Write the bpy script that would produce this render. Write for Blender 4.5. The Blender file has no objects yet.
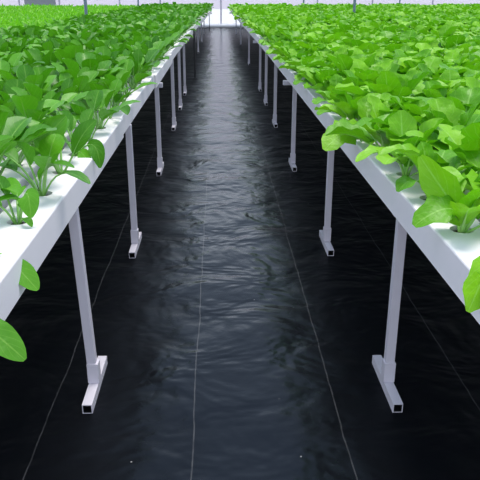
import bpy, bmesh, math, random
from mathutils import Vector, Matrix
R = math.radians
random.seed(11)
S = bpy.context.scene
COL = S.collection

# ------------------------------------------------------------------ camera
F = 660.0; PITCH = 20.62; YAW = 1.79; H = 1.5
cam_d = bpy.data.cameras.new('camera'); cam = bpy.data.objects.new('camera', cam_d); COL.objects.link(cam)
cam.location = (0, 0, H); cam.rotation_euler = (R(90 - PITCH), 0, R(-YAW))
cam_d.sensor_width = 36; cam_d.lens = 36 * F / 480; cam_d.clip_end = 200; cam_d.clip_start = .02
S.camera = cam
CM = cam.rotation_euler.to_matrix()
def at(px, py, y):
    """world point on the line of sight of a photo pixel, at aisle distance y"""
    d = CM @ Vector(((px - 240) / F, (240 - py) / F, -1))
    return Vector((0, 0, H)) + d * (y / d.y)
def pix(p):
    q = CM.transposed() @ (Vector(p) - Vector((0, 0, H)))
    if q.z > -.05: return None
    return (240 + F * q.x / -q.z, 240 - F * q.y / -q.z, -q.z)

# ------------------------------------------------------------------ materials
def mat(name, base, rough=.5, spec=.5, metal=0):
    m = bpy.data.materials.new(name); m.use_nodes = True
    b = m.node_tree.nodes['Principled BSDF']
    b.inputs['Base Color'].default_value = (*base, 1); b.inputs['Roughness'].default_value = rough
    b.inputs['Specular IOR Level'].default_value = spec; b.inputs['Metallic'].default_value = metal
    return m
class NT:
    def __init__(s, m): s.t = m.node_tree; s.b = s.t.nodes['Principled BSDF']; s.out = s.t.nodes['Material Output']
    def n(s, typ, **kw):
        o = s.t.nodes.new(typ)
        for k, v in kw.items():
            if k.startswith('i_'): o.inputs[k[2:].replace('_', ' ')].default_value = v
            else: setattr(o, k, v)
        return o
    def l(s, a, b): s.t.links.new(a, b)
    def math(s, op, a, b=None, c=None):
        o = s.n('ShaderNodeMath', operation=op)
        for i, v in enumerate((a, b, c)):
            if v is None: continue
            if isinstance(v, (int, float)): o.inputs[i].default_value = v
            else: s.l(v, o.inputs[i])
        return o.outputs[0]
    def mix(s, fac, a, b):
        o = s.n('ShaderNodeMix', data_type='RGBA')
        for sock, v in ((o.inputs[0], fac), (o.inputs[6], a), (o.inputs[7], b)):
            if isinstance(v, tuple): sock.default_value = (*v, 1)
            elif isinstance(v, (int, float)): sock.default_value = v
            else: s.l(v, sock)
        return o.outputs[2]

def leaf_mat(name, c_dark, c_light, c_vein, c_trans, rough, vein_k, trans, wrinkle):
    m = mat(name, c_dark, rough, .35); k = NT(m)
    uv = k.n('ShaderNodeUVMap'); sep = k.n('ShaderNodeSeparateXYZ'); k.l(uv.outputs[0], sep.inputs[0])
    u, v = sep.outputs[0], sep.outputs[1]
    au = k.math('ABSOLUTE', k.math('SUBTRACT', u, .5))
    mid = k.math('LESS_THAN', au, .03)
    # side veins slanting away from the midrib
    ph = k.math('SUBTRACT', k.math('MULTIPLY', v, 6.0), k.math('MULTIPLY', au, 4.5))
    fr = k.math('ABSOLUTE', k.math('SUBTRACT', k.math('FRACT', ph), .5))
    side = k.math('MULTIPLY', k.math('LESS_THAN', fr, .05), .55)
    vein = k.math('MAXIMUM', mid, side)
    oi = k.n('ShaderNodeObjectInfo'); geo = k.n('ShaderNodeNewGeometry')
    r = k.math('FRACT', k.math('ADD', geo.outputs['Random Per Island'], oi.outputs['Random']))
    tc = k.n('ShaderNodeTexCoord')
    ns = k.n('ShaderNodeTexNoise', i_Scale=22.0, i_Detail=2.0); k.l(tc.outputs['Object'], ns.inputs['Vector'])
    f = k.math('ADD', k.math('MULTIPLY', r, .75), k.math('MULTIPLY', ns.outputs[0], .35))
    c = k.mix(f, c_dark, c_light)
    c = k.mix(k.math('MULTIPLY', vein, vein_k), c, c_vein)
    k.l(c, k.b.inputs['Base Color'])
    bp = k.n('ShaderNodeBump', i_Strength=wrinkle, i_Distance=.004)
    n2 = k.n('ShaderNodeTexNoise', i_Scale=60.0, i_Detail=1.0); k.l(tc.outputs['Object'], n2.inputs['Vector'])
    k.l(k.math('SUBTRACT', n2.outputs[0], k.math('MULTIPLY', vein, .5)), bp.inputs['Height'])
    k.l(bp.outputs[0], k.b.inputs['Normal'])
    tr = k.n('ShaderNodeBsdfTranslucent'); k.l(k.mix(.5, c, c_trans), tr.inputs['Color'])
    mx = k.n('ShaderNodeMixShader'); mx.inputs[0].default_value = trans
    k.l(k.b.outputs[0], mx.inputs[1]); k.l(tr.outputs[0], mx.inputs[2]); k.l(mx.outputs[0], k.out.inputs['Surface'])
    return m
M = {}
M['leafL'] = leaf_mat('green_spoon_leaf', (.022, .145, .003), (.12, .39, .014), (.24, .5, .07), (.12, .54, .003), .40, .4, .22, .35)
M['leafR'] = leaf_mat('bright_salad_leaf', (.055, .265, .002), (.25, .58, .014), (.36, .7, .13), (.17, .68, .003), .42, .4, .24, .6)
M['leafF'] = leaf_mat('fine_yellow_green_leaf', (.06, .30, .004), (.24, .58, .03), (.4, .7, .15), (.2, .7, .01), .5, .3, .36, .2)
M['stemL'] = mat('pale_green_stem', (.2, .45, .09), .4)
M['stemR'] = mat('light_green_stem', (.32, .62, .14), .4)
M['plug'] = mat('dark_peat_plug', (.016, .011, .008), .9, .2)
def painted(name, base, rough):
    m = mat(name, base, rough, .4); k = NT(m); tc = k.n('ShaderNodeTexCoord')
    n = k.n('ShaderNodeTexNoise', i_Scale=7.0, i_Detail=4.0); k.l(tc.outputs['Object'], n.inputs['Vector'])
    k.l(k.mix(k.math('MULTIPLY', n.outputs[0], .5), base, tuple(x * .82 for x in base)), k.b.inputs['Base Color'])
    return m
M['channel'] = painted('white_pvc', (.93, .89, .93), .5)
M['steel'] = painted('pale_lavender_paint', (.69, .655, .735), .45)
M['hollow'] = mat('dark_tube_inside', (.01, .01, .012), .8, .2)
M['dark'] = mat('black_steel', (.015, .015, .018), .5)
M['pole'] = mat('galvanised_blue_grey', (.17, .22, .30), .5, .5, .3)
M['pipe'] = mat('white_film_roll', (.85, .84, .86), .5)
M['frame'] = mat('pale_grey_tube', (.55, .53, .60), .5)
M['panel'] = mat('grey_vent_panel', (.32, .34, .35), .6)

def film_mat():
    m = mat('white_greenhouse_film', (.80, .76, .80), .5, .3); k = NT(m)
    tr = k.n('ShaderNodeBsdfTranslucent'); tr.inputs[0].default_value = (.86, .83, .88, 1)
    tp = k.n('ShaderNodeBsdfTransparent'); tp.inputs[0].default_value = (.88, .84, .88, 1)
    m1 = k.n('ShaderNodeMixShader'); m1.inputs[0].default_value = .6
    k.l(k.b.outputs[0], m1.inputs[1]); k.l(tr.outputs[0], m1.inputs[2])
    m2 = k.n('ShaderNodeMixShader'); m2.inputs[0].default_value = .3
    k.l(m1.outputs[0], m2.inputs[1]); k.l(tp.outputs[0], m2.inputs[2]); k.l(m2.outputs[0], k.out.inputs['Surface'])
    return m
M['film'] = film_mat()
def apron_mat():
    m = mat('white_apron_film', (.93, .92, .94), .5, .3); k = NT(m)
    tr = k.n('ShaderNodeBsdfTranslucent'); tr.inputs[0].default_value = (.98, .97, .99, 1)
    m1 = k.n('ShaderNodeMixShader'); m1.inputs[0].default_value = .4
    k.l(k.b.outputs[0], m1.inputs[1]); k.l(tr.outputs[0], m1.inputs[2])
    tp = k.n('ShaderNodeBsdfTransparent'); m2 = k.n('ShaderNodeMixShader'); m2.inputs[0].default_value = .6
    k.l(m1.outputs[0], m2.inputs[1]); k.l(tp.outputs[0], m2.inputs[2]); k.l(m2.outputs[0], k.out.inputs['Surface'])
    return m
M['apron'] = apron_mat()

def floor_mat():
    m = mat('black_plastic_sheet', (.004, .0048, .007), .4, .22); k = NT(m)
    tc = k.n('ShaderNodeTexCoord'); sep = k.n('ShaderNodeSeparateXYZ'); k.l(tc.outputs['Object'], sep.inputs[0])
    mp = k.n('ShaderNodeMapping'); mp.inputs['Scale'].default_value = (1.0, 1.25, 1); k.l(tc.outputs['Object'], mp.inputs[0])
    n1 = k.n('ShaderNodeTexNoise', i_Scale=2.3, i_Detail=3.0, i_Roughness=.55, i_Distortion=.4); k.l(mp.outputs[0], n1.inputs['Vector'])
    n2 = k.n('ShaderNodeTexNoise', i_Scale=13.0, i_Detail=4.0, i_Distortion=.6); k.l(mp.outputs[0], n2.inputs['Vector'])
    h = k.math('ADD', k.math('MULTIPLY', n1.outputs[0], 1.0), k.math('MULTIPLY', n2.outputs[0], .045))
    bp = k.n('ShaderNodeBump', i_Strength=.75, i_Distance=.055); k.l(h, bp.inputs['Height']); k.l(bp.outputs[0], k.b.inputs['Normal'])
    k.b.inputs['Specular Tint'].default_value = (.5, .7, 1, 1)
    # stitched seams of the sheet, running along the aisle
    wob = k.math('MULTIPLY', k.math('SUBTRACT', n1.outputs[0], .5), .025)
    x = k.math('ADD', k.math('ADD', sep.outputs[0], .11 + .5475 * 40), wob)
    fr = k.math('ABSOLUTE', k.math('SUBTRACT', k.math('FRACT', k.math('ADD', k.math('DIVIDE', x, .5475), .5)), .5))
    seam = k.math('MULTIPLY', k.math('LESS_THAN', fr, .0045), k.math('MULTIPLY', n2.outputs[0], .9))
    vo = k.n('ShaderNodeTexVoronoi', i_Scale=5.0); k.l(tc.outputs['Object'], vo.inputs['Vector'])
    speck = k.math('LESS_THAN', vo.outputs['Distance'], .018)
    c = k.mix(seam, (.004, .0045, .006), (.10, .10, .105))
    c = k.mix(k.math('MULTIPLY', speck, .6), c, (.35, .35, .36))
    k.l(c, k.b.inputs['Base Color'])
    # sheen of reflected sky put into the material: glossier mid-aisle band, duller sides
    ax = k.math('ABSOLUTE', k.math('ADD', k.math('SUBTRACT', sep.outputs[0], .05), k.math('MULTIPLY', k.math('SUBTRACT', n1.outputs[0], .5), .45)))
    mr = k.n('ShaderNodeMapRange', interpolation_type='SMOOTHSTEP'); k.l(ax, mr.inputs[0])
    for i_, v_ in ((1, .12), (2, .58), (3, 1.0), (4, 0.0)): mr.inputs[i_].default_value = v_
    sheen_band = mr.outputs[0]
    k.l(k.math('ADD', .06, k.math('MULTIPLY', sheen_band, .2)), k.b.inputs['Specular IOR Level'])
    ro = k.math('SUBTRACT', k.math('ADD', .34, k.math('MULTIPLY', n2.outputs[0], .22)), k.math('MULTIPLY', sheen_band, .29))
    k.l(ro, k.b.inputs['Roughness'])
    return m
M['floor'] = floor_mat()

# ------------------------------------------------------------------ helpers
def obj(name, bm, m, parent=None, smooth=False):
    me = bpy.data.meshes.new(name); bm.to_mesh(me); bm.free()
    for x in (m if isinstance(m, (list, tuple)) else [m]): me.materials.append(x)
    if smooth:
        for p in me.polygons: p.use_smooth = True
    o = bpy.data.objects.new(name, me); COL.objects.link(o); o.parent = parent
    return o
def tag(o, label, cat, group=None, kind=None):
    o['label'] = label; o['category'] = cat
    if group: o['group'] = group
    if kind: o['kind'] = kind
    return o
def empty(name, loc=(0, 0, 0), rz=0):
    o = bpy.data.objects.new(name, None); o.empty_display_size = .05; COL.objects.link(o)
    o.location = loc; o.rotation_euler = (0, 0, rz); return o
def box(bm, a, b, mi=0, bevel=0):
    r = bmesh.ops.create_cube(bm, size=1)
    for v in r['verts']:
        v.co = Vector([(a[i] + b[i]) / 2 + v.co[i] * (b[i] - a[i]) for i in range(3)])
    if bevel:
        es = list({e for v in r['verts'] for e in v.link_edges})
        bmesh.ops.bevel(bm, geom=es, offset=bevel, segments=2, affect='EDGES', profile=.5)
    return bm
def cyl(bm, p, q, r, n=16):
    p, q = Vector(p), Vector(q); d = q - p
    rot = Vector((0, 0, 1)).rotation_difference(d.normalized()).to_matrix().to_4x4()
    bmesh.ops.create_cone(bm, cap_ends=True, segments=n, radius1=r, radius2=r, depth=d.length,
                          matrix=Matrix.Translation((p + q) / 2) @ rot)
    return bm
def tube_along_y(bm, cx, cz, y0, y1, w, t, plug=.06):
    """square hollow tube lying along y, both ends open"""
    h = w / 2; ring = lambda s, y: [bm.verts.new((cx + sx * s, y, cz + sz * s)) for sx, sz in ((-1, -1), (1, -1), (1, 1), (-1, 1))]
    A, B, C, D = ring(h, y0), ring(h, y1), ring(h - t, y0), ring(h - t, y1)
    E, G = ring(h - t, y0 + plug), ring(h - t, y1 - plug)
    for i in range(4):
        j = (i + 1) % 4
        bm.faces.new((A[i], A[j], B[j], B[i])); bm.faces.new((A[j], A[i], C[i], C[j])); bm.faces.new((B[i], B[j], D[j], D[i]))
        bm.faces.new((C[j], C[i], E[i], E[j])).material_index = 1; bm.faces.new((D[i], D[j], G[j], G[i])).material_index = 1
    bm.faces.new(E).material_index = 1; bm.faces.new(G[::-1]).material_index = 1
    bmesh.ops.recalc_face_normals(bm, faces=bm.faces)

ONES = ['', 'first', 'second', 'third', 'fourth', 'fifth', 'sixth', 'seventh', 'eighth', 'ninth', 'tenth', 'eleventh', 'twelfth',
        'thirteenth', 'fourteenth', 'fifteenth', 'sixteenth', 'seventeenth', 'eighteenth', 'nineteenth']
TENS = {2: ('twentieth', 'twenty'), 3: ('thirtieth', 'thirty'), 4: ('fortieth', 'forty'), 5: ('fiftieth', 'fifty'),
        6: ('sixtieth', 'sixty'), 7: ('seventieth', 'seventy'), 8: ('eightieth', 'eighty'), 9: ('ninetieth', 'ninety')}
def ordw(n):
    if n < 20: return ONES[n]
    t, o = divmod(n, 10)
    return TENS[t][0] if o == 0 else TENS[t][1] + '-' + ONES[o]

# ------------------------------------------------------------------ setting
YW = 30.6
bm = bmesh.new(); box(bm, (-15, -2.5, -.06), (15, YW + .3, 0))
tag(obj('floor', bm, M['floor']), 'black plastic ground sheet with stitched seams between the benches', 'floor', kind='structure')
bm = bmesh.new(); box(bm, (-15, YW, .79), (15, YW + .02, 4.2))
tag(obj('wall_back', bm, M['film']), 'white translucent film wall closing the greenhouse at the far end', 'wall', kind='structure')
for i, px in enumerate((221, 120, 317, 60, 372, 432, 20)):
    x = at(px, 10, YW - .06).x
    bm = bmesh.new(); cyl(bm, (x, YW - .06, 0), (x, YW - .06, 4.2), .035)
    o = obj('trim_%d' % (i + 1), bm, M['frame'], smooth=False)
    tag(o, 'pale upright tube framing the white film wall', 'trim', kind='structure')
bm = bmesh.new(); box(bm, (-15, YW, 0), (15, YW + .015, .79))
tag(obj('trim_8', bm, M['apron']), 'white film apron along the foot of the far wall', 'trim', kind='structure')
bm = bmesh.new(); cyl(bm, (-2.3, YW - .22, .10), (2.6, YW - .22, .10), .085, 20)
o = obj('film_roll', bm, M['pipe'], smooth=False)
tag(o, 'white rolled film lying on the floor along the foot of the far wall', 'film roll')
a, b = at(24, 3, YW - .25), at(55, 3, YW - .25)
bm = bmesh.new(); box(bm, (a.x, YW - .2, 0), (b.x, YW - .08, 2.2), bevel=.02)
o = obj('vent_panel', bm, M['panel']); tag(o, 'grey panel standing against the far wall at the left', 'panel')

# ------------------------------------------------------------------ channels
ZU, ZT = .775, .875; CW = .155; PITCHX = .2; HR = .033
XL, XR = -.51, .60
NCH = 10
def channel(name, x0, x1, y0, y1, holes, label, group, dz=0, m=None):
    """white square growing channel along y with round planting holes through its lid"""
    bm = bmesh.new(); zt, zu = ZT + dz, ZU + dz; b = .006
    xc = (x0 + x1) / 2
    prof = [(x0, zu), (x0, zt - b), (x0 + b * .3, zt - b * .3), (x0 + b, zt)], [(x1 - b, zt), (x1 - b * .3, zt - b * .3), (x1, zt - b), (x1, zu)]
    nseg = max(1, int((y1 - y0) / .8)); ys = [y0 + (y1 - y0) * q / nseg for q in range(nseg + 1)]
    for side in prof:
        for (xa, za), (xb, zb) in zip(side, side[1:]):
            for ya, yb in zip(ys, ys[1:]): bm.faces.new([bm.verts.new(p) for p in ((xa, ya, za), (xb, ya, zb), (xb, yb, zb), (xa, yb, za))])
    for ya, yb in zip(ys, ys[1:]): bm.faces.new([bm.verts.new(p) for p in ((x0, ya, zu), (x0, yb, zu), (x1, yb, zu), (x1, ya, zu))])
    for y in (y0, y1):
        bm.faces.new([bm.verts.new((x, y, z)) for x, z in prof[0] + prof[1]])
    xa, xb = x0 + b, x1 - b
    hs = sorted(h for h in holes if y0 + .05 < h < y1 - .05)
    cuts = [y0] + [v for h in hs for v in (h - .045, h + .045)] + [y1]
    for i in range(0, len(cuts), 2):
        bm.faces.new([bm.verts.new(p) for p in ((xa, cuts[i], zt), (xb, cuts[i], zt), (xb, cuts[i + 1], zt), (xa, cuts[i + 1], zt))])
    n = 16
    for h in hs:
        inn, low, out = [], [], []
        for k in range(n):
            t = 2 * math.pi * k / n + math.pi / n; c, s = math.cos(t), math.sin(t)
            inn.append(bm.verts.new((xc + HR * c, h + HR * s, zt))); low.append(bm.verts.new((xc + HR * c, h + HR * s, zt - .03)))
            q = max(abs(c), abs(s)); out.append(bm.verts.new((xc + (xb - xc) * c / q if abs(c) == q else xc + (xb - xc) * c / q, h + .045 * s / q, zt)))
        for k in range(n):
            j = (k + 1) % n
            bm.faces.new((inn[k], inn[j], out[j], out[k])); bm.faces.new((inn[j], inn[k], low[k], low[j]))
        bm.faces.new(low)
        for cx_, cy_ in ((1, 1), (-1, 1), (-1, -1), (1, -1)):       # corner fillers
            k = min(range(n), key=lambda k: (out[k].co.x - (xc + cx_ * (xb - xc))) ** 2 + (out[k].co.y - (h + cy_ * .045)) ** 2)
            ks = sorted(range(n), key=lambda k: (out[k].co.x - (xc + cx_ * (xb - xc))) ** 2 / (xb - xc) ** 2 + (out[k].co.y - (h + cy_ * .045)) ** 2 / .045 ** 2)[:2]
            cv = bm.verts.new((xc + cx_ * (xb - xc), h + cy_ * .045, zt))
            try: bm.faces.new((out[ks[0]], cv, out[ks[1]]))
            except ValueError: pass
    bmesh.ops.remove_doubles(bm, verts=bm.verts, dist=.0004)
    bmesh.ops.recalc_face_normals(bm, faces=bm.faces)
    for v in bm.verts: v.co.x += drift('L' if x0 < 0 else 'R', v.co.y)
    o = obj(name, bm, m or M['channel']); tag(o, label, 'growing channel', group)
    return o
def drift(side, y):
    q = max(0, y - 8) / 18
    return (.26 if side == 'L' else -.15) * q ** 1.3
YE = 26.0; SL, SR = .28, .30
slots = {'L': [], 'R': []}
def hole_list(side, i):
    s = SL if side == 'L' else SR
    if side == 'L': y = (1.836 if i % 2 == 0 else 1.836 + .1) - s * 3 + (0 if i == 0 else random.uniform(-.03, .03))
    else: y = (1.726 if i % 2 == 0 else 1.726 + .12) - s * 2 + (0 if i == 0 else random.uniform(-.03, .03))
    out = []
    while y < YE - .2: out.append(y); y += s
    return out
POSTS_L = [2.30, 3.86, 5.75, 7.75, 9.15, 10.5, 17.95, 21.8, 25.9]
POSTS_R = [2.27, 3.86, 5.87, 7.9, 9.5, 10.9, 14.95, 20.5, 25.9]
for i in range(NCH):
    hl = hole_list('L', i); x1 = XL - i * PITCHX; x0 = x1 - CW
    for h in hl: slots['L'].append((i, (x0 + x1) / 2 + drift('L', h), h))
    if i == 0:
        ends = [.55, 3.52, 5.42, 7.45, 10.2, 13.3, 16.5, 19.3, 22.5, YE]
        for j, (a, b) in enumerate(zip(ends, ends[1:])):
            dx = (0, -.010, .006, -.012, 0, -.01, .004, -.008, 0)[j]
            channel('growing_channel', x0 + dx, x1 + dx, a, b - (.02 if j < 8 else 0), hl,
                    'white channel length at the aisle edge of the left bench, %s from the front' % (ordw(j + 1) if j else 'nearest, first'),
                    'white channels of the left bench')
    else:
        channel('growing_channel', x0, x1, .55, YE, hl, 'long white growing channel on the left bench, %s row from the aisle' % ordw(i + 1), 'white channels of the left bench')
for i in range(NCH):
    hl = hole_list('R', i); x0 = XR + i * PITCHX; x1 = x0 + CW
    for h in hl: slots['R'].append((i, (x0 + x1) / 2 + drift('R', h), h))
    channel('growing_channel', x0, x1, .55, YE, hl,
            ('long white growing channel along the aisle edge of the right bench' if i == 0 else
             'long white growing channel on the right bench, %s row from the aisle' % ordw(i + 1)), 'white channels of the right bench')

# ------------------------------------------------------------------ stands under the benches
def stand(side, y, k, n):
    s = -1 if side == 'L' else 1
    xf = (-.512 if k == 0 else -.532) if side == 'L' else .665                   # aisle-side post
    xb = (XL - NCH * PITCHX + .2) if side == 'L' else (XR + NCH * PITCHX - .2)
    root = empty('bench_stand', (xf, y, 0))
    where = 'left' if side == 'L' else 'right'
    tag(root, 'pale grey tube stand under the %s bench, %s from the front' % (where, 'the nearest one' if k == 0 else ordw(k + 1)), 'bench stand',
        'tube stands under the %s bench' % where)
    pw = .018
    for x in (xf, xb):
        bm = bmesh.new(); tube_along_y(bm, 0, .02, -.17, .19, .038, .0035)
        f = obj('foot', bm, [M['steel'], M['hollow']], root); f.location = (x - xf, 0, 0)
        bm = bmesh.new(); box(bm, (-.0225, -.0225, .039), (.0225, .0225, .125), bevel=.002)
        f = obj('sleeve', bm, M['steel'], root); f.location = (x - xf, 0, 0)
        bm = bmesh.new(); box(bm, (-pw, -pw, .12), (pw, pw, ZU - .001), bevel=.003)
        f = obj('post', bm, M['steel'], root); f.location = (x - xf, 0, 0)
        if side == 'L' and k == 0 and x == xf: f.rotation_euler = (0, -math.atan(.022 / .7), 0)
    out = (side == 'L' and k in (2,)) or (side == 'R' and k in (2, 5)) or y > 25      # a few bars stick out past the channels
    xa = (XL + drift('L', y) + .03 if out else XL - .06) if side == 'L' else (XR + drift('R', y) - .04 if out else XR + .03)
    xz = xb - .08 if side == 'L' else xb + .08
    bm = bmesh.new(); box(bm, (min(xa, xz) - xf, -.02, .735), (max(xa, xz) - xf, .02, ZU), bevel=.003)
    obj('crossbar', bm, M['steel'], root)
for k, y in enumerate(POSTS_L): stand('L', y, k, len(POSTS_L))
for k, y in enumerate(POSTS_R): stand('R', y, k, len(POSTS_R))
for (px, py, lab) in ((195, 78, 'thin black steel prop under the left bench, midway down the aisle'),
                      (209.5, 31, 'thin black steel prop at the far end of the left bench')):
    y = H / math.tan(R(PITCH) + math.atan((py - 240) / F)) * 1.0
    p = at(px, py, y)
    root = empty('steel_prop', (p.x, p.y, 0)); tag(root, lab, 'steel prop')
    bm = bmesh.new(); box(bm, (-.014, -.014, .006), (.014, .014, .86)); obj('post', bm, M['dark'], root)
    bm = bmesh.new(); box(bm, (-.04, -.04, 0), (.04, .04, .007)); obj('base_plate', bm, M['dark'], root)

# greenhouse uprights standing in the gaps beyond the two benches
for (px, y, w, lab) in ((85.5, 13.0, .03, 'blue grey upright pole beyond the left bench, nearest of the left row'),
                     (138.3, 23.5, .026, 'thin dark grey upright pole beyond the left bench, farther back'),
                     (160.3, 29.5, .024, 'thinnest grey upright pole at far left beside the end wall'),
                     (354.5, 16.0, .032, 'blue grey upright pole beyond the right bench, nearest of the right row'),
                     (303.6, 25.5, .03, 'dark grey upright pole beyond the right bench, farther back'),
                     (399.5, 26.5, .025, 'thin grey upright pole at the far right behind the plants')):
    x = at(px, 5, y).x
    root = empty('greenhouse_pole', (x, y, 0)); tag(root, lab, 'pole', 'greenhouse uprights')
    bm = bmesh.new(); cyl(bm, (0, 0, .01), (0, 0, 3.6), w, 14); obj('pole', bm, M['pole'], root)
    bm = bmesh.new(); box(bm, (-.08, -.08, 0), (.08, .08, .012)); obj('base_plate', bm, M['pole'], root)

# ------------------------------------------------------------------ leaves
def bez(P, t):
    n = len(P); Q = list(P)
    while len(Q) > 1: Q = [a.lerp(b, t) for a, b in zip(Q, Q[1:])]
    return Q[0]
def w_spoon(t): return max(.03, math.sin(math.pi * min(.999, t ** 1.22))) ** .55
def w_salad(t): return max(.03, math.sin(math.pi * min(.999, .02 + .98 * t ** 1.3))) ** .52 * (1 + .10 * math.sin(t * 23) * (1 - .5 * t))
def w_fine(t): return max(.0, math.sin(math.pi * min(1, .03 + .97 * t)) ** .8) * (1 + .2 * math.sin(t * 25))
def add_leaf(bf, bs, P, pf, width, wf, up=None, fold=.25, ripple=0., nu=5, nv=9, stem_r=.004, phase=0., lod=False, lobes=0.):
    """P: control points from root to tip; pf: petiole share; blade goes to bf, petiole to bs"""
    uvl = bf.loops.layers.uv.verify()
    up = up or Vector((0, 0, 1))
    def frame(t):
        d = (bez(P, min(1, t + .02)) - bez(P, max(0, t - .02))).normalized()
        s = d.cross(up)
        if s.length < .15: s = d.cross(Vector((math.cos(phase), math.sin(phase), .2)))
        s.normalize(); return d, s, s.cross(d)
    rows = []; prev = None
    for j in range(nv + 1):
        t = 1 - (1 - j / nv) ** 1.35; tt = pf + (1 - pf) * t
        c = bez(P, tt); d, s, n = frame(tt)
        if prev is not None and s.dot(prev) < 0: s = -s; n = -n
        prev = s
        w = width / 2 * wf(t); row = []
        for i in range(nu):
            u = -1 + 2 * i / (nu - 1)
            rp = ripple * width * (math.sin(t * 17 + phase + (2.1 if u > 0 else 0)) * u * u)
            lob = 1 + lobes * math.sin(t * 21 + phase + (1.3 if u > 0 else 0)) * abs(u)
            row.append(bf.verts.new(c + s * (u * w * lob) + n * (fold * abs(u) ** 1.6 * w + rp * wf(t))))
        rows.append(row)
    for j in range(nv):
        for i in range(nu - 1):
            f = bf.faces.new((rows[j][i], rows[j][i + 1], rows[j + 1][i + 1], rows[j + 1][i])); f.smooth = True
            for lp, (a, b) in zip(f.loops, ((i, j), (i + 1, j), (i + 1, j + 1), (i, j + 1))):
                lp[uvl].uv = (a / (nu - 1), b / nv)
    if bs is None: return
    k = 3 if lod else 5; ns = 2 if lod else 7; te = pf + (1 - pf) * (.12 if lod else .72)
    prevr = None
    for j in range(ns + 1):
        t = te * j / ns; c = bez(P, t); d, s, n = frame(t)
        r = stem_r * (1.15 - .25 * min(1, t / max(pf, .01))) if t < pf else stem_r * .9 * max(.12, 1 - (t - pf) / (te - pf + 1e-6))
        ring = [bs.verts.new(c - n * (r * .45 if t > pf else 0) + (s * math.cos(a) + n * math.sin(a) * .8) * r) for a in [2 * math.pi * q / k for q in range(k)]]
        if prevr:
            for q in range(k):
                f = bs.faces.new((prevr[q], prevr[(q + 1) % k], ring[(q + 1) % k], ring[q])); f.smooth = True
        prevr = ring

def curve(base, az, el0, bend, length, sag=1.3):
    """control points of a leaf that leaves the root at el0 and bends over by `bend` towards its tip"""
    pts = [Vector(base)]; n = 4; p = Vector(base)
    for k in range(n):
        e = el0 - bend * ((k + .5) / n) ** sag
        p = p + Vector((math.cos(az) * math.cos(e), math.sin(az) * math.cos(e), math.sin(e))) * (length / n)
        p.z = max(p.z, base[2] + .045)
        pts.append(p.copy())
    return pts

def plant_leaves(bf, bs, side, rnd, lod=0, sprawl=0., size=1., loc=Vector((0, 0, 0)), skip_az=None, n=None):
    if side == 'L': n = n or rnd.randint(9, 12); wf = w_spoon
    elif side == 'R': n = n or rnd.randint(10, 13); wf = w_salad
    else: n = 11; wf = w_fine
    a0 = rnd.uniform(0, 6.28)
    for k in range(n):
        q = k / (n - 1); az = a0 + k * 2.4 + rnd.uniform(-.35, .35)
        if skip_az is not None and abs((az - skip_az + math.pi) % (2 * math.pi) - math.pi) < .75: az += math.pi * rnd.uniform(.7, 1.3)
        g = size * rnd.uniform(.85, 1.12)
        if side == 'L':
            el0 = R(88 - 20 * (1 - q) - 10 * sprawl + rnd.uniform(-8, 4)); bend = R(8 + 60 * (1 - q) * rnd.uniform(.3, 1.3) + 20 * sprawl + rnd.uniform(0, 55))
            ln = g * (.315 - .08 * q); pf = .55 + rnd.uniform(-.07, .05); wd = g * rnd.uniform(.08, .125) * (1 - .25 * q); fold = rnd.uniform(.1, .7); rp = .025; lb = 0; sr = .0042
        elif side == 'R':
            el0 = R(86 - 30 * (1 - q) - 10 * sprawl + rnd.uniform(-8, 6)); bend = R(10 + 65 * (1 - q) * rnd.uniform(.3, 1.3) + 20 * sprawl + rnd.uniform(0, 55))
            ln = g * (.305 - .08 * q); pf = .30 + rnd.uniform(-.05, .05); wd = g * rnd.uniform(.11, .16) * (1 - .25 * q); fold = rnd.uniform(.1, .6); rp = .06; lb = .13; sr = .0048
        else:
            el0 = R(88 - 40 * (1 - q) + rnd.uniform(-10, 6)); bend = R(20 + 60 * (1 - q) + rnd.uniform(0, 40))
            ln = g * (.30 - .08 * q); pf = .3; wd = g * rnd.uniform(.035, .055); fold = .3; rp = .06; lb = .2; sr = .003
        base = loc + Vector((math.cos(az) * .008, math.sin(az) * .008, -.005))
        P = curve(base, az, el0, bend, ln)
        ph = rnd.uniform(0, 6)
        if lod == 0: add_leaf(bf, bs, P, pf, wd, wf, fold=fold, ripple=rp, phase=ph, lobes=lb, nv=9 if side == 'L' else 12, nu=5, stem_r=sr)
        elif lod == 1: add_leaf(bf, bs, P, pf, wd, wf, fold=fold, ripple=rp, phase=ph, lobes=lb, nv=6, nu=3, stem_r=sr, lod=True)
        else: add_leaf(bf, None, P, pf * .8, wd, wf, fold=fold, ripple=rp, phase=ph, nv=4, nu=3)

ZP = ZT - .012     # plants grow out of the plugs, a little below the lid
def plug_mesh():
    bm = bmesh.new(); bmesh.ops.create_cone(bm, cap_ends=True, segments=12, radius1=.026, radius2=.028, depth=.0195, matrix=Matrix.Translation((0, 0, -.00975)))
    return bm
NAMES = {'L': 'spoon_leaf_green', 'R': 'salad_green'}
def prototype(side, seed, edge=False, skip=False):
    rnd = random.Random(seed); bf, bs = bmesh.new(), bmesh.new()
    sprawl = (seed % 4) / 3
    plant_leaves(bf, bs, side, rnd, 0, 0 if edge else sprawl, .92 if edge else 1, skip_az=(0 if side == 'L' else math.pi) if skip else None)
    root = empty(NAMES[side])
    f = obj('foliage', bf, M['leaf' + side], root); s = obj('stem', bs, M['stem' + side], root)
    g = obj('growing_plug', plug_mesh(), M['plug'], root)
    return root, (f, s, g), sprawl
def dup(root):
    r = root.copy(); COL.objects.link(r)
    for ch in list(root.children):
        c = ch.copy(); COL.objects.link(c); c.parent = r
    return r

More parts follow.
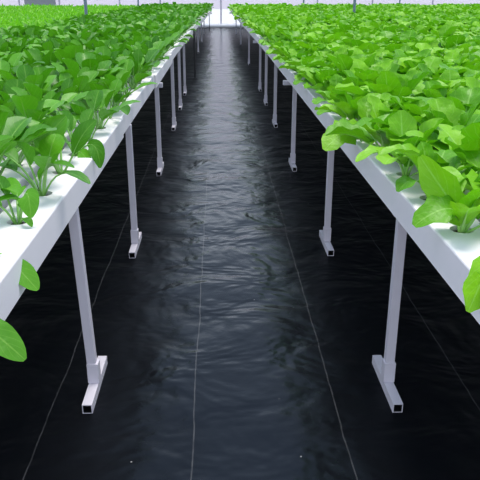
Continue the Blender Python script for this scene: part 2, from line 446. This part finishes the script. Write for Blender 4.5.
# leaves read off the photograph for the plants at the aisle edge: (hole y, [(root->tip pixels with distance), width m, petiole share, fold, facing])
def hero(side, xy, leaves, seed, size=.8, nrest=5):
    rnd = random.Random(seed); bf, bs = bmesh.new(), bmesh.new(); org = Vector((xy[0], xy[1], ZP)); skip = []
    for (pts, wd, pf, fold, up) in leaves:
        W = [at(*p) - org for p in pts]
        P = [Vector((0, 0, -.005))] + W
        skip.append(math.atan2(W[-1].y, W[-1].x))
        add_leaf(bf, bs, P, pf, wd, w_spoon if side == 'L' else w_salad, up=Vector(up) if up else None, fold=fold, ripple=.015 if side == 'L' else .05,
                 phase=rnd.uniform(0, 6), nv=12, nu=7, stem_r=.0042, lobes=0 if side == 'L' else .14)
    plant_leaves(bf, bs, side, rnd, 0, .1, size, skip_az=0 if side == 'L' else math.pi, n=nrest)
    root = empty(NAMES[side], org)
    obj('foliage', bf, M['leaf' + side], root); obj('stem', bs, M['stem' + side], root); obj('growing_plug', plug_mesh(), M['plug'], root)
    return root
CAMF = (-.1, -.8, .6)
xl = XL - CW / 2; xr = XR + CW / 2
def hy(side, k): return (1.836 + SL * k) if side == 'L' else (1.726 + SR * k)
HERO = {
 ('L', -2): ([([(-50, 300, 1.3), (-20, 318, 1.27), (25, 360, 1.25)], .07, .5, .1, (.3, -.5, .8))], 'plant at the near left corner, one leaf drooping below the bench edge', .75, 4),
 ('L', -1): ([([(-4, 240, 1.6), (12, 262, 1.57), (38, 290, 1.55)], .062, .5, .15, (.3, -.5, .8))], 'plant with one small leaf hanging over the near left bench edge', .75, 5),
 ('L', 0): ([([(24, 190, 1.83), (28, 178, 1.80), (31, 218, 1.77)], .062, .5, .1, CAMF),
             ([(22, 200, 1.83), (26, 192, 1.85), (-12, 205, 1.78)], .04, .3, .5, None),
             ([(21, 216, 1.80), (26, 214, 1.78), (32, 227, 1.77)], .026, .4, .1, None)], 'low plant in the foremost visible hole, round leaf drooping above the left edge', .62, 3),
 ('L', 1): ([([(34, 178, 2.1), (44, 156, 2.08), (74, 168, 2.02)], .05, .3, .4, None),
             ([(55, 168, 2.12), (66, 166, 2.08), (90, 184, 2.03)], .05, .45, .2, None)], 'plant with a long arching leaf reaching over the left bench edge', .85, 5),
 ('L', 2): ([([(55, 150, 2.4), (30, 150, 2.35), (66, 116, 2.42)], .105, .3, .5, (.4, -.7, .5)),
             ([(78, 150, 2.4), (74, 140, 2.4), (96, 120, 2.42)], .07, .35, .2, CAMF)], 'tall plant with a big folded leaf above the nearest left stand', .9, 5),
 ('L', 3): ([([(80, 148, 2.68), (98, 128, 2.65), (100, 168, 2.6)], .065, .45, .15, CAMF),
             ([(76, 150, 2.66), (80, 146, 2.64), (90, 165, 2.6)], .05, .45, .15, CAMF)], 'plant with two rounded leaves drooping on the left edge', .9, 6),
 ('R', -1): ([([(500, 240, 1.43), (490, 262, 1.35), (468, 312, 1.29)], .075, .3, .1, (-.1, -.85, .5))], 'plant at the near right corner, rounded leaf hanging over the edge', .8, 5),
 ('R', 0): ([([(466, 208, 1.72), (450, 196, 1.7), (414, 226, 1.68)], .095, .2, .15, (-.1, -.5, .85)),
             ([(470, 225, 1.73), (452, 205, 1.74), (420, 156, 1.76)], .095, .25, .25, (-.5, -.75, .4)),
             ([(480, 215, 1.7), (486, 200, 1.72), (484, 170, 1.75)], .07, .3, .3, CAMF)], 'leafy plant with a broad erect leaf nearest the camera on the right edge', .8, 6),
 ('R', 1): ([([(424, 180, 2.03), (412, 170, 2.0), (398, 192, 1.96)], .075, .2, .15, None),
             ([(424, 175, 2.04), (412, 140, 2.02), (380, 156, 2.02)], .085, .3, .4, None)], 'plant with a pale folded leaf, second from the near right corner', .85, 6),
 ('R', 2): ([([(398, 150, 2.34), (385, 142, 2.3), (356, 162, 2.26)], .08, .25, .3, None),
             ([(404, 160, 2.36), (402, 138, 2.40), (401, 110, 2.44)], .115, .3, .2, CAMF)], 'plant with one leaf lying along the right edge, above the nearest right stand', .9, 6),
 ('R', 4): ([([(366, 130, 2.92), (348, 122, 2.86), (324, 150, 2.78)], .13, .2, .1, (-.2, -.75, .65))], 'plant with a pale broad leaf drooping over the right edge by the second stand', .95, 7),
}
taken = {}
KIND = {'L': 'deep green plant', 'R': 'bright salad plant'}
GROUP = {'L': 'spoon-leaved greens on the left bench', 'R': 'salad greens on the right bench'}
for (side, k), (lv, lab, size, nr) in HERO.items():
    y = hy(side, k); x = xl if side == 'L' else xr
    root = hero(side, (x, y), lv, hash((side == 'L', k)) % 1000 + 5, size, nr)
    tag(root, lab, 'leafy vegetable', GROUP[side]); taken[(side, 0, round(y, 3))] = True

def in_view(x, y, m=22):
    for dx, dz in ((0, 0), (0, .22), (.1, .15), (-.1, .15)):
        q = pix((x + dx, y, ZT + dz))
        if q and -m < q[0] < 480 + m and q[1] < 480 + m: return True
    return False
LOOK = {0: 'upright', 1: 'rounded', 2: 'leaning', 3: 'sprawling'}
for side in 'LR':
    vis = [s for s in slots[side] if in_view(s[1], s[2]) and s[2] > .9]
    vis.sort(key=lambda s: pix((s[1], s[2], ZT))[2])
    nh = sum(1 for k in HERO if k[0] == side)
    solo = [s for s in vis if (side, 0, round(s[2], 3)) not in taken or s[0] != 0][:300 - nh]
    rest_set = set(solo)
    protos = [prototype(side, 40 + i + (100 if side == 'R' else 0)) for i in range(14)] + [prototype(side, 240 + i + (100 if side == 'R' else 0), True, i < 4) for i in range(8)]
    used = [False] * len(protos)
    rank = {}
    for i in range(NCH):
        row = sorted([s[2] for s in vis if s[0] == i])
        for r, y in enumerate(row): rank[(i, y)] = r + 1
    rnd = random.Random(5 if side == 'L' else 6)
    for (i, x, y) in solo:
        q = rnd.randrange(14) if i else 14 + rnd.randrange(8); root, parts, spr = protos[q]
        o = root if not used[q] else dup(root); used[q] = True
        sc = rnd.uniform(.95, 1.25) if i else rnd.uniform(.9, 1.12)
        o.location = (x + rnd.uniform(-.002, .002), y + rnd.uniform(-.002, .002), ZP); o.rotation_euler = (0, 0, rnd.uniform(0, 6.28) if i else rnd.uniform(-.5, .5)); o.scale = (sc, sc, sc)
        wh = 'left' if side == 'L' else 'right'
        rowt = 'aisle-edge row' if i == 0 else '%s row from the aisle' % ordw(i + 1)
        lab = '%s on the %s bench, %s, %s from front' % (KIND[side], wh, rowt, ordw(rank[(i, y)]))
        tag(o, lab, 'leafy vegetable', GROUP[side])
    for q, u in enumerate(used):
        if not u:
            for ch in list(protos[q][0].children): bpy.data.objects.remove(ch)
            bpy.data.objects.remove(protos[q][0])
    # the many smaller plants farther off: one object
    bf, bs = bmesh.new(), bmesh.new(); rnd = random.Random(77)
    for (i, x, y) in vis:
        if (i, x, y) in rest_set or (i == 0 and (side, 0, round(y, 3)) in taken): continue
        plant_leaves(bf, bs, side, rnd, 1 if y < 14 else 2, rnd.random(), rnd.uniform(.95, 1.2), Vector((x, y, ZP)), skip_az=None if i else (0 if side == 'L' else math.pi))
    if side == 'R':                                       # same crop on the benches beyond
        for b0 in (3.0, 5.5, 8.0):
            for i in range(NCH):
                y = 1.5 + rnd.uniform(0, .3)
                while y < YE:
                    x = b0 + i * PITCHX + CW / 2
                    if in_view(x, y): plant_leaves(bf, bs, 'R', rnd, 2, rnd.random(), rnd.uniform(.95, 1.15), Vector((x, y, ZP)))
                    y += SR
    me_s = bpy.data.meshes.new('tmp'); bs.to_mesh(me_s)
    for p in me_s.polygons: p.material_index = 1
    bf.from_mesh(me_s); bpy.data.meshes.remove(me_s); bs.free()
    nf = len(bf.faces)
    o = obj('distant_greens', bf, [M['leaf' + side], M['stem' + side]])
    tag(o, 'dense mass of %s greens covering the far part of the %s' % (('deep green spoon-leaved', 'left bench') if side == 'L' else ('bright salad', 'right benches')),
        'leafy vegetables', kind='stuff')

bf = bmesh.new(); rnd = random.Random(3)
for b0 in (-2.85, -5.3, -7.8):
    for i in range(NCH):
        y = 2 + rnd.uniform(0, .2)
        while y < YE:
            x = b0 - i * PITCHX - CW / 2
            if in_view(x, y): plant_leaves(bf, None, 'F', rnd, 2, 0, rnd.uniform(.85, 1.1), Vector((x, y, ZP)))
            y += .22
tag(obj('fine_leaf_crop', bf, M['leafF']), 'dense yellow-green fine-leaved crop on the benches at the far left', 'leafy vegetables', kind='stuff')

# benches behind the two in front
def back_bench(b0, s, label, y0):
    root = empty('growing_bench', (b0, y0, 0)); tag(root, label, 'growing bench', 'benches behind the front ones')
    for i in range(NCH):
        a = s * (i * PITCHX); b = a + s * CW
        bm = bmesh.new(); box(bm, (min(a, b), 0, ZU), (max(a, b), YE - y0, ZT)); obj('channel', bm, M['channel'], root)
    y = .5
    while y < YE - y0:
        bm = bmesh.new(); box(bm, (min(0, s * 2), y - .02, .735), (max(0, s * 2), y + .02, ZU)); obj('crossbar', bm, M['steel'], root)
        for a in (.1 * s, 1.9 * s):
            bm = bmesh.new(); box(bm, (a - .018, y - .018, 0), (a + .018, y + .018, .74)); obj('post', bm, M['steel'], root)
        y += 4.0
for j, (b0, w) in enumerate(((3.0, 'nearest'), (5.5, 'second'), (8.0, 'third'))):
    back_bench(b0, 1, 'white bench of salad greens behind the right front bench, %s behind it' % w, 6 + 7 * j)
for j, (b0, w) in enumerate(((-2.85, 'nearest'), (-5.3, 'second'), (-7.8, 'third'))):
    back_bench(b0, -1, 'white bench of fine-leaved crop behind the left front bench, %s behind it' % w, 5.5 + 7 * j)

# ------------------------------------------------------------------ light: bright overcast sky through the open roof film
w = bpy.data.worlds.new('overcast'); S.world = w; w.use_nodes = True
wt = w.node_tree; bg = wt.nodes['Background']; bg.inputs[1].default_value = 1.0
tc = wt.nodes.new('ShaderNodeTexCoord'); sp = wt.nodes.new('ShaderNodeSeparateXYZ'); cr = wt.nodes.new('ShaderNodeValToRGB')
wt.links.new(tc.outputs['Generated'], sp.inputs[0]); wt.links.new(sp.outputs[2], cr.inputs[0]); wt.links.new(cr.outputs[0], bg.inputs[0])
el = cr.color_ramp.elements                                     # bright hazy horizon, dimmer blue-white overhead
el[0].position = 0.0; el[0].color = (1.15, 1.2, 1.3, 1); el[1].position = .9; el[1].color = (.62, .74, .92, 1)
e = el.new(.22); e.color = (.95, 1.05, 1.2, 1); e = el.new(.42); e.color = (.50, .62, .80, 1)
sd = bpy.data.lights.new('soft_sun', 'SUN'); sd.energy = 2.6; sd.angle = R(28); sd.color = (1, .94, .86)
sun = bpy.data.objects.new('soft_sun', sd); COL.objects.link(sun); sun.rotation_euler = (R(-9), R(7), 0)
S.view_settings.view_transform = 'Standard'; S.view_settings.look = 'None'; S.view_settings.gamma = 1
S.view_settings.use_curve_mapping = False; S.view_settings.exposure = 0.32
